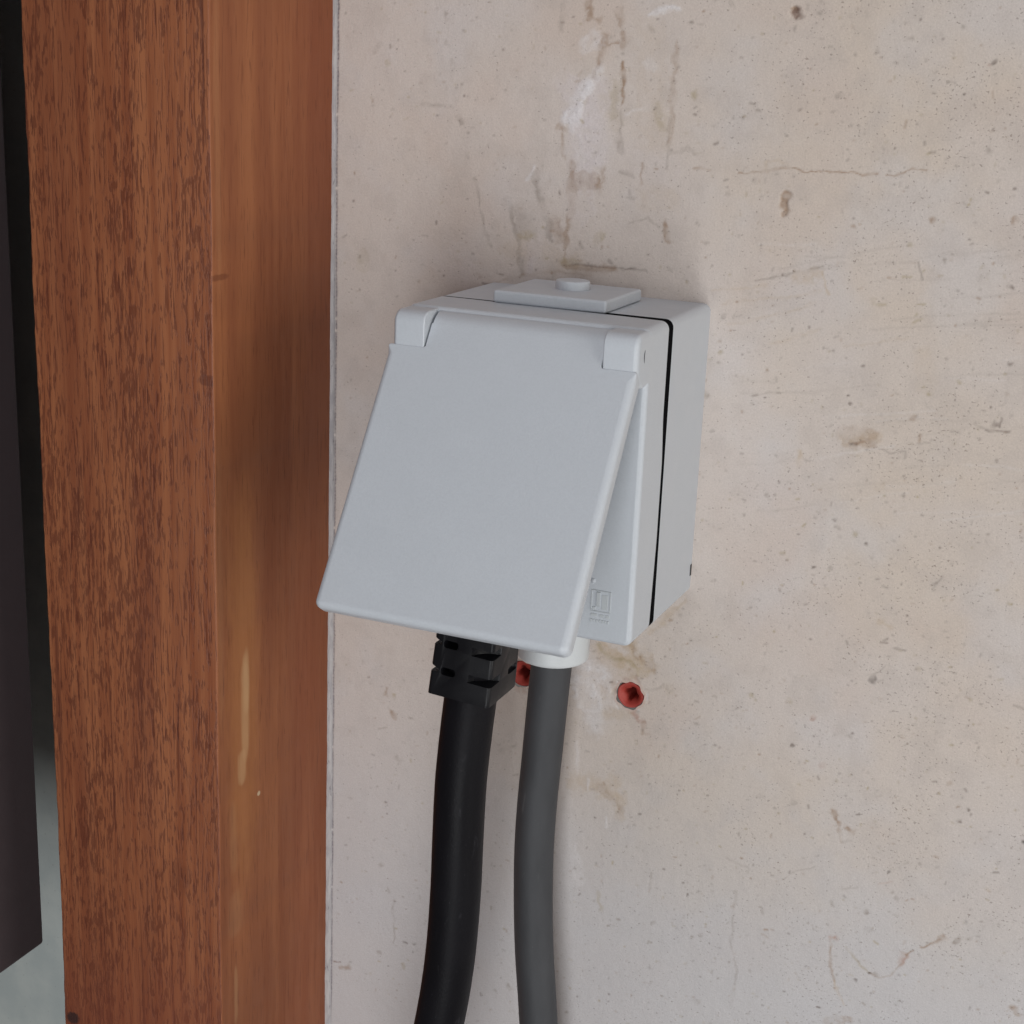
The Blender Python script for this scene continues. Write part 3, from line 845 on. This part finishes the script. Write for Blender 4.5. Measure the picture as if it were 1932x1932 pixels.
# ragged dark crack where the sealant has let go of the plaster
zz = np.arange(-300, 117, 1.5)
for a, b in zip(zz[:-1], zz[1:]):
    if rng.random() < 0.93:
        up = (a + 300) / 417
        xa = -99.7 - 0.9 * up + 0.35 * (vnoise(np.array(0.), np.array(a), 30, 5) - 0.5) + rng.normal(0, 0.06)
        stroke([(float(xa), a), (float(xa), b - rng.uniform(0, 0.25))], 0.45 + 0.25 * up * rng.random(), np.array(srgb(108, 102, 110)), rng.uniform(0.5, 0.85), 0.35, 0.1)
Y = -H
# drill holes for the two old wall plugs
keep = np.ones((len(zs) - 1, len(xs) - 1), bool)
for px, pz in PLUGS:
    dx, dz = X - px, Z - pz
    r = np.hypot(dx, dz)
    chip = HOLE_R * (1 + 0.045 * np.sin(np.arctan2(dz, dx) * 5 + px) + 0.035 * np.sin(np.arctan2(dz, dx) * 9))
    inn = r < chip
    C[(r < chip + 0.9)] = C[(r < chip + 0.9)] * 0.55 + 0.45 * np.array(srgb(190, 160, 148))
    near = np.abs(r - chip) < STEP * 0.72
    f = np.where(near, chip / np.maximum(r, 1e-6), 1)
    X = np.where(near, px + dx * f, X)
    Z = np.where(near, pz + dz * f, Z)
    solid = inn | near
    keep &= ~(solid[:-1, :-1] & solid[1:, :-1] & solid[:-1, 1:] & solid[1:, 1:])
nz, nx = X.shape
co = np.stack([X, Y, Z], -1).reshape(-1, 3) / 1000.0
idx = np.arange(nz * nx).reshape(nz, nx)
q = np.stack([idx[:-1, :-1], idx[:-1, 1:], idx[1:, 1:], idx[1:, :-1]], -1)[keep]
me = bpy.data.meshes.new('wall')
me.vertices.add(len(co))
me.vertices.foreach_set('co', co.astype(np.float32).ravel())
me.loops.add(q.size)
me.loops.foreach_set('vertex_index', q.astype(np.int32).ravel())
me.polygons.add(len(q))
me.polygons.foreach_set('loop_start', np.arange(0, q.size, 4, dtype=np.int32))
me.update(calc_edges=True)
at = me.color_attributes.new('plaster', 'FLOAT_COLOR', 'POINT')
at.data.foreach_set('color', np.concatenate([C.reshape(-1, 3), np.ones((len(co), 1))], 1).astype(np.float32).ravel())
wall = link('wall', me, None, [M_WALL], 0)
me.shade_smooth()
wall['kind'] = 'structure'
wall['label'] = 'worn pinkish grey plaster wall with brown stains and specks'

lw = link('side_wall', box_me(-0.62, -0.106, 0.05, 0.08, -0.62, 0.5), None, [M_PALE], 0)
lw['kind'] = 'structure'
lw['label'] = 'pale grey green wall surface left of the wooden post'


# ------------------------------------------------------------------ wooden post
def post():
    x0, x1, yf, yb = -0.1736, -0.1020, -0.07585, 0.052
    r = 0.0007
    prof = []
    for cx, cy, a0 in ((x1 - r, yf + r, -90), (x0 + r, yf + r, 180)):
        arc = [(cx + r * math.cos(math.radians(a0 + 90 * k / 4)), cy + r * math.sin(math.radians(a0 + 90 * k / 4))) for k in range(5)]
        prof.append(arc)
    pf = prof[0] + [(x1, yb), (x0, yb)] + prof[1]
    loops = []
    z = -0.60
    ws = 0.0
    g = np.random.default_rng(4)
    while z < 0.46:
        row = []
        fine = -0.31 < z < 0.13
        ws = 0.8 * ws + g.normal(0, 0.00010)
        for i, (px, py) in enumerate(pf):
            wx = (ws if px < -0.15 else 0.00012 * math.sin(z * 90) + g.normal(0, 0.00002)) if py < -0.05 else 0
            row.append((px + wx, py, z))
        loops.append(row)
        z += 0.003 if fine else 0.03
    me = loft(loops)
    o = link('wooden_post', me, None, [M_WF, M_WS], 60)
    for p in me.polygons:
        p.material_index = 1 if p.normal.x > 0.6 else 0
    return tag(o, 'reddish brown hardwood post standing proud of the plaster wall', 'wooden post')


post()

# pale sealant in the corner between post and plaster
g = np.random.default_rng(8)
loops = []
for z in np.arange(-0.60, 0.46, 0.004):
    w = 0.0011 + 0.0009 * max(0, min(1, (-z + 0.05) / 0.3)) + g.normal(0, 0.00008)
    h = 0.0009 + g.normal(0, 0.00008)
    loops.append([(-0.1022, 0.0008, z), (-0.1022, -h, z), (-0.1018 + w * 0.5, -h * 0.95, z), (-0.1020 + w, -h * 0.4, z), (-0.1020 + w + 0.0002, 0.0008, z)])
tag(link('sealant_strip', loft(loops), None, [M_BEAD], 50), 'thin pale grey strip of sealant between the wooden post and plaster', 'sealant')

# ------------------------------------------------------------------ dark cabinet at the left edge
cab = thing('wall_cabinet', (-0.222, -0.03, -0.2934), 'dark anthracite cabinet side with sharp lower edge at far left', 'cabinet')


def sub(me, parent):
    me.transform(Matrix.Translation(-parent.matrix_world.translation if parent.parent is None and False else -Vector(parent.location)))
    return me


link('cabinet_body', sub(box_me(-0.60, -0.2219, -0.26, -0.03, -0.2934, 0.44, 0.0012, 2), cab), cab, [M_CAB], 30)
link('mounting_bracket', sub(box_me(-0.45, -0.34, -0.0305, 0.0505, -0.18, 0.2, 0.001, 1), cab), cab, [M_CAB], 30)

# ------------------------------------------------------------------ socket box
BW, BH = 0.040, 0.0996
D1, D2, DK, ZK = 0.0398, 0.0613, 0.0709, 0.0111
TH = 0.5687
LL = 0.0852
sock = thing('socket_box', (0, 0, -BH), 'light grey surface mounted power socket box with its lid propped open', 'socket')

RC = 0.0026
ring = rrect(-BW, BW, -BH, 0, RC, 7)


def gap(x, z):
    """front face of the black gasket gap varies round the perimeter: half width in metres"""
    if x > BW - RC * 1.1:
        t = -z / BH
        if t < 0.30:
            w = 0.0040
        elif t < 0.44:
            w = 0.0040 - (t - 0.30) / 0.14 * 0.0018
        elif t < 0.70:
            w = 0.0022
        else:
            w = 0.0022 + (t - 0.70) / 0.30 * 0.0020
        return w
    if z > -RC * 1.1:
        return 0.0011 + 0.0029 * max(0, min(1, (x + 0.034) / 0.071)) ** 1.4
    return 0.0030


# fine subdivision of the straight sides so the gap can change width
def densify(pts, step=0.002):
    out = []
    for i, a in enumerate(pts):
        b = pts[(i + 1) % len(pts)]
        L = math.hypot(b[0] - a[0], b[1] - a[1])
        n = max(1, int(L / step))
        for k in range(n):
            out.append((a[0] + (b[0] - a[0]) * k / n, a[1] + (b[1] - a[1]) * k / n))
    return out


ringd = densify(ring)


def inset_ring(pts, d):
    cx, cz = 0, -BH / 2
    out = []
    for x, z in pts:
        # inset of a rounded rectangle
        ix = max(-BW + RC, min(BW - RC, x))
        iz = max(-BH + RC, min(-RC, z))
        dx, dz = x - ix, z - iz
        L = math.hypot(dx, dz)
        if L < 1e-9:
            out.append((x, z))
        else:
            s = (L - d) / L
            out.append((ix + dx * s, iz + dz * s))
    return out


def ringloop(d, y):
    return [(x, (y(x0, z0) if callable(y) else y), z) for (x, z), (x0, z0) in zip(inset_ring(ringd, d), ringd)]


hs = link('back_housing', sub(loft([ringloop(0.002, 0.0), ringloop(0.0, 0.0), ringloop(0, -D1 + 0.0007), ringloop(0.0003, -D1 + 0.0004), ringloop(0.0018, -D1 + 0.0004)]), sock), sock, [M_PLAST], 40, True)
link('gasket', sub(loft([ringloop(0.0006, -D1 + 0.001), ringloop(0.00004, -D1 + 0.0008), ringloop(0.00004, -D1 - 0.0050), ringloop(0.0006, -D1 - 0.0052)]), sock), sock, [M_RUBBER], 40)
fy = lambda e: (lambda x, z: -D1 + 0.0004 - gap(x, z) - e)
BV = 0.0017
fl = [ringloop(0.0018, fy(0)), ringloop(0.0002, fy(0)), ringloop(0, fy(0.0002))]
for k in range(6):
    a = math.pi / 2 * k / 5
    fl.append(ringloop(BV * (1 - math.cos(a)), -D2 + BV * (1 - math.sin(a))))
fr = link('front_frame', sub(loft(fl), sock), sock, [M_PLAST], 40, True)


def kid(name, me, parent, mats, smooth=40, wn=False):
    """sub-part: same frame of reference as the thing"""
    return link(name, me, parent, mats, smooth, wn)


S_ = lambda me: sub(me, sock)
# hinge knuckles: square shouldered on top, rounded off underneath
KX = 0.0287


def knuckle(x0, x1, outer):
    yb, yf, zt, zb = -D2 + 0.004, -DK, -0.0006, -0.0175
    prof = [(yb, zt)]
    r1, r2 = 0.0038, 0.0068
    for k in range(7):
        a = math.radians(90 + 90 * k / 6)
        prof.append((yf + r1 + r1 * math.cos(a), zt - r1 + r1 * math.sin(a)))
    for k in range(9):
        a = math.radians(180 + 90 * k / 8)
        prof.append((yf + r2 + r2 * math.cos(a), zb + r2 + r2 * math.sin(a)))
    prof.append((yb, zb))
    cy, cz = -0.064, -0.009
    loops = []
    e = 0.0017
    s = 1 if outer > 0 else -1
    xo = x1 if outer > 0 else x0
    xi = x0 if outer > 0 else x1
    nr = [(0, 1)] + [(math.cos(math.radians(90 + 15 * k)), math.sin(math.radians(90 + 15 * k))) for k in range(7)]
    nr += [(math.cos(math.radians(180 + 11.25 * k)), math.sin(math.radians(180 + 11.25 * k))) for k in range(9)] + [(0, -1)]
    for d, x in ((0.0003, xi), (0, xi + s * 0.0003), (0, xo - s * e), (0.00033, xo - s * e * 0.5), (e, xo)):
        loops.append([(x, p[0] - n_[0] * d, p[1] - n_[1] * d) for p, n_ in zip(prof, nr)])
    return loft(loops)


kid('hinge_knuckle', S_(knuckle(KX + 0.0004, BW + 0.00006, 1)), fr, [M_PLAST], 40, True)
kid('hinge_knuckle', S_(knuckle(-BW - 0.00006, -KX - 0.0004, -1)), fr, [M_PLAST], 40, True)
# moulded hinge pin mark on the right cheek
pts = [Vector((BW + 0.00006, -0.0650 + 0.0009 * math.cos(a), -0.0075 + 0.0020 * math.sin(a))) for a in [math.radians(100 + 14 * k) for k in range(12)]]
mk = tube(pts, lambda t: 0.00004 + 0.00016 * math.sin(math.pi * t), 8)
kid('hinge_pin_mark', S_(mk), fr, [M_CONDUIT], 0)
# round socket face behind the lid
kid('socket_face', S_(lathe_y(0, -0.052, [(0.024, -D2 + 0.002), (0.024, -D2 - 0.0006), (0.0235, -D2 - 0.0012), (0.0205, -D2 - 0.0012), (0.020, -D2 - 0.0008), (0.019, -D2 - 0.0004)])), fr, [M_PLAST], 40)

# embossed maker's emblem low on the frame: a framed bar device over a line of tiny type
E0, E1 = 0.0263, 0.0328
yE = -D2


def em(x0, x1, z0, z1, h=0.00022):
    return box_me(x0, x1, yE - h, yE + 0.0004, z0, z1, 0.00006, 1)


eb = [em(E0, E1, -0.0828, -0.0825), em(E0, E0 + 0.0003, -0.0893, -0.0828), em(E1 - 0.0003, E1, -0.0893, -0.0828), em(E0, E1, -0.0896, -0.0893, 0.00018),
      em(E0 + 0.0018, E0 + 0.0030, -0.0878, -0.0831, 0.0003), em(E0 + 0.0036, E0 + 0.0055, -0.0886, -0.0838, 0.00012),
      em(E0 + 0.0006, E0 + 0.0016, -0.0890, -0.0880, 0.0002)]
for k in range(7):
    x = E0 + 0.0001 + k * 0.00092
    eb.append(em(x, x + 0.0006, -0.0931 + 0.0002 * (k % 2), -0.0921, 0.0002))
for k, (a, b) in enumerate(((0.0002, 0.0022), (0.0030, 0.0045), (0.0050, 0.0063))):
    eb.append(em(E0 + a, E0 + b, -0.0912, -0.0903, 0.00016))
kid('emblem', S_(join_me(eb)), fr, [M_EMB], 0)
kid('moulded_pip', S_(lathe_y(0.0267, -0.0797, [(0.0008, yE + 0.0003), (0.0008, yE - 0.0002), (0.0004, yE - 0.0004)], 16)), fr, [M_PLAST], 60)
# dark release slot at the rear lower edge
kid('release_slot', S_(box_me(BW - 0.002, BW + 0.00012, -0.0016, -0.0002, -0.0932, -0.0892)), hs, [M_SHADOW], 0)

# blanking plate with its round boss on the top entry
pl = link('entry_plate', S_(box_me(-0.0193, 0.0190, -0.0425, -0.0090, 0.0, 0.0040, 0.0009, 3)), sock, [M_PLAST], 40, True)
kid('entry_boss', S_(lathe_z(0.0003, -0.0235, [(0.0056, 0.0038), (0.0056, 0.0062), (0.0053, 0.0067), (0.0047, 0.0068)])), pl, [M_PLAST], 40)

# ---- lid: shallow shell with a tongue that runs up between the knuckles
HWL, HWR = 0.0410, 0.0398


def arc(cx, cz, r, a0, a1, n=5):
    return [(cx + r * math.cos(math.radians(a0 + (a1 - a0) * k / n)), cz + r * math.sin(math.radians(a0 + (a1 - a0) * k / n))) for k in range(n + 1)]


# outline in (x, t): t is up the lid (t = -s), going counter-clockwise seen from the front
TT = 0.0080
ol = []
rb, rs = 0.0024, 0.0008
ol += arc(-HWL + rb, -LL + rb, rb, 180, 270) + arc(HWR - rb, -LL + rb, rb, 270, 360)
ol += [(HWR, -0.0032)] + arc(HWR - rs, -rs, rs, 0, 90)
ol += [(KX + 0.0004, 0.0)] + [(KX, 0.0004)]
ol += [(KX, TT)] + [(-KX, TT)]
ol += [(-KX, 0.0004), (-KX - 0.0004, 0.0)]
ol += arc(-HWL + rs, -rs, rs, 90, 180) + [(-HWL, -0.0032)]


def bevw(x, t):
    if t > TT - 1e-6:
        return 0.0004
    if t > -0.0012:
        return 0.0004
    return 0.0023


def offs(pts, dfun):
    out = []
    n = len(pts)
    for i, p in enumerate(pts):
        a, c = Vector(pts[i - 1]), Vector(pts[(i + 1) % n])
        p = Vector(p)
        e1, e2 = (p - a).normalized(), (c - p).normalized()
        n1, n2 = Vector((-e1.y, e1.x)), Vector((-e2.y, e2.x))
        m = (n1 + n2).normalized()
        k = min(2.0, 1 / max(0.3, m.dot(n1)))
        d = dfun(p.x, p.y)
        q = p + m * (d * k)
        if p.y > TT - 1e-6:
            q.y = p.y
        out.append((q.x, q.y))
    return out


ct, st_ = math.cos(TH), math.sin(TH)
nrm = Vector((0, -ct, st_))
up = Vector((0, st_, ct))
org = Vector((0, -DK, -ZK))


def lidpt(x, t, n):
    return tuple(Vector((x, 0, 0)) + org + up * t + nrm * n)


DEPTH = 0.0052


def lidloop(dfun, nfun):
    return [lidpt(x, t, nfun(x0, t0)) for (x, t), (x0, t0) in zip(offs(ol, dfun), ol)]


lv = []
bot = lambda x, t: -DEPTH if t < 0.0002 else -0.0046
lv.append(lidloop(lambda x, t: min(bevw(x, t) * 3, 0.0022), lambda x, t: -0.0026))
lv.append(lidloop(lambda x, t: min(bevw(x, t) * 3, 0.0016), bot))
lv.append(lidloop(lambda x, t: 0.0003, bot))
lv.append(lidloop(lambda x, t: 0.0, lambda x, t: bot(x, t) + 0.0003))
for k in range(9):
    a = math.pi / 2 * k / 8
    lv.append(lidloop(lambda x, t: bevw(x, t) * (1 - math.cos(a)), lambda x, t: -bevw(x, t) * (1 - math.sin(a))))
lid = link('lid', S_(loft(lv)), sock, [M_PLAST], 50, True)
lid['label'] = 'square hinged lid tilted open over the plug'
# hinge barrel between the knuckles, the tongue is tangent to it
RB = 0.0075
bc = org + up * 0.0078 - nrm * RB
nb = 40
bl = []
for x, r in ((-KX + 0.0003, RB - 0.0004), (-KX + 0.0006, RB - 0.00002), (KX - 0.0006, RB - 0.00002), (KX - 0.0003, RB - 0.0004)):
    bl.append([(x, bc.y + r * math.cos(2 * math.pi * k / nb), bc.z + r * math.sin(2 * math.pi * k / nb)) for k in range(nb)])
kid('hinge_barrel', S_(loft(bl)), lid, [M_PLAST], 40, True)

# cable gland under the box
GY = -0.0236
link('cable_gland', S_(lathe_z(0, GY, [(0.0130, -BH + 0.0008), (0.0130, -BH - 0.004), (0.0125, -BH - 0.0046), (0.0124, -0.1214), (0.0121, -0.1224), (0.0115, -0.1228), (0.0076, -0.1228), (0.0074, -0.1205)], 64)), sock, [M_GLAND], 40, True)

# ------------------------------------------------------------------ grey conduit
cond = [(0.0, GY, -0.1150), (-0.0004, GY, -0.1255), (-0.0012, GY, -0.140), (-0.0021, GY, -0.158), (-0.0033, GY, -0.182), (-0.0034, GY, -0.205), (-0.0018, GY, -0.235), (0.0014, GY, -0.266), (0.004, GY, -0.30), (0.005, GY, -0.40), (0.005, GY, -0.60)]
tag(link('conduit_pipe', tube(catmull(cond), 0.0071, 48), None, [M_CONDUIT], 60), 'dark grey plastic conduit running down the wall from the box gland', 'conduit')

# ------------------------------------------------------------------ black plug and cable
PY = -0.0895
plug = thing('power_plug', (-0.0005, PY, -0.1110), 'black right angled power plug with thick black cable hanging from the socket', 'plug')
P_ = lambda me: (me.transform(Matrix.Translation((-0.0005, 0, 0))), sub(me, plug))[1]
link('plug_head', P_(lathe_y(0, -0.052, [(0.0175, -D2 - 0.0008), (0.0185, -D2 - 0.002), (0.0185, -0.073), (0.0165, -0.0765), (0.010, -0.0772)])), plug, [M_BLACK], 40)
tilt = Matrix.Translation((0, 0, -0.111)) @ Matrix.Rotation(math.radians(3.2), 4, 'Y') @ Matrix.Translation((0, 0, 0.111))


def relief():
    """strain relief: rectangular sleeve cut by staggered flex slots"""
    rows = []
    for z, hx, y0, y1 in ((-0.1110, 0.0102, -0.1000, -0.0790), (-0.066, 0.0092, -0.0960, -0.0760)):
        rows.append([(x, y, z) for x, y in [(a, (y0 + y1) / 2 + b - 0) for a, b in rrect(-hx, hx, -(y1 - y0) / 2, (y1 - y0) / 2, 0.0012, 4)]])
    me = loft(rows)
    body = bpy.data.objects.new('tmp_body', me)
    COL.objects.link(body)
    cuts = []

    def disc(cx, cy, r, z, h, sx=1.0, n=36):
        return loft([[(cx + sx * r * math.cos(2 * math.pi * k / n), cy + r * math.sin(2 * math.pi * k / n), zz) for k in range(n)] for zz in (z - h / 2, z + h / 2)])

    def slot(x0, x1, y0, y1, z, h):
        return box_me(x0, x1, y0, y1, z - h / 2, z + h / 2, 0.0009, 3)

    for z in (-0.0948, -0.1033):
        cuts.append(disc(0.0108, -0.1012, 0.0086, z - 0.0002, 0.0026))
        cuts.append(slot(-0.0066, -0.0018, -0.110, -0.0930, z + 0.0002, 0.0024))
        # notch in the left edge
        cuts.append(loft([[(-0.0130, y, z + 0.0028), (-0.0072, y, z + 0.0006), (-0.0072, y, z - 0.0002), (-0.0130, y, z - 0.0012)] for y in (-0.11, -0.07)]))
        cuts.append(slot(0.0085, 0.013, -0.0865, -0.0800, z - 0.0005, 0.0022))
    for c in cuts:
        co_ = bpy.data.objects.new('tmp_cut', c)
        COL.objects.link(co_)
        md = body.modifiers.new('b', 'BOOLEAN')
        md.operation = 'DIFFERENCE'
        md.solver = 'EXACT'
        md.object = co_
    bv = body.modifiers.new('bev', 'BEVEL')
    bv.width = 0.00032
    bv.segments = 2
    bv.limit_method = 'ANGLE'
    bv.angle_limit = math.radians(40)
    dg = bpy.context.evaluated_depsgraph_get()
    out = bpy.data.meshes.new_from_object(body.evaluated_get(dg))
    for o in [o for o in bpy.data.objects if o.name.startswith('tmp_')]:
        bpy.data.objects.remove(o)
    out.transform(tilt)
    return out


link('strain_relief', P_(relief()), plug, [M_BLACK], 35)
cab_pts = [(0.0008, PY, -0.100), (-0.0002, PY, -0.112), (-0.0012, PY - 0.0005, -0.125), (-0.0022, PY - 0.001, -0.142), (-0.0026, PY - 0.001, -0.162), (-0.0028, PY - 0.001, -0.182), (-0.0040, PY - 0.001, -0.205), (-0.0068, PY - 0.001, -0.228), (-0.0125, PY, -0.256), (-0.021, PY, -0.29), (-0.034, PY, -0.34)]
link('cable', P_(tube(catmull(cab_pts), 0.0081, 48)), plug, [M_CABLE], 60)


# ------------------------------------------------------------------ red wall plugs left in the plaster
def wall_plug():
    n = 48
    loops = []
    for r, y, star in ((4.95, 6, 0.012), (4.95, 0.45, 0.012), (4.75, 0.15, 0.012), (4.3, 0.1, 0.0), (3.7, 0.4, 0.02), (3.1, 1.0, 0.05), (2.5, 1.6, 0.14), (2.2, 3.0, 0.2), (2.0, 9, 0.2), (1.2, 16, 0.1)):
        loops.append([(r * (1 + star * math.cos(4 * t) + (0.012 * math.sin(7 * t))) * math.cos(t) / 1000, y / 1000, r * (1 + star * math.cos(4 * t) + 0.012 * math.sin(7 * t)) * math.sin(t) / 1000) for t in [2 * math.pi * k / n for k in range(n)]])
    return loft(loops, False, True)


wp = wall_plug()
labs = ('bare red wall plug in the plaster right of the grey conduit', 'red wall plug half hidden between the black cable and grey conduit')
for i, ((px, pz), lab) in enumerate(zip(PLUGS, labs)):
    o = link('wall_plug', wp, None, [M_RED] if i == 0 else [], 40 if i == 0 else 0)
    o.location = (px / 1000, 0.0004, pz / 1000)
    o.rotation_euler = (0, 0.35 + i, 0)
    tag(o, lab, 'wall plug', 'red wall plugs below the socket box')
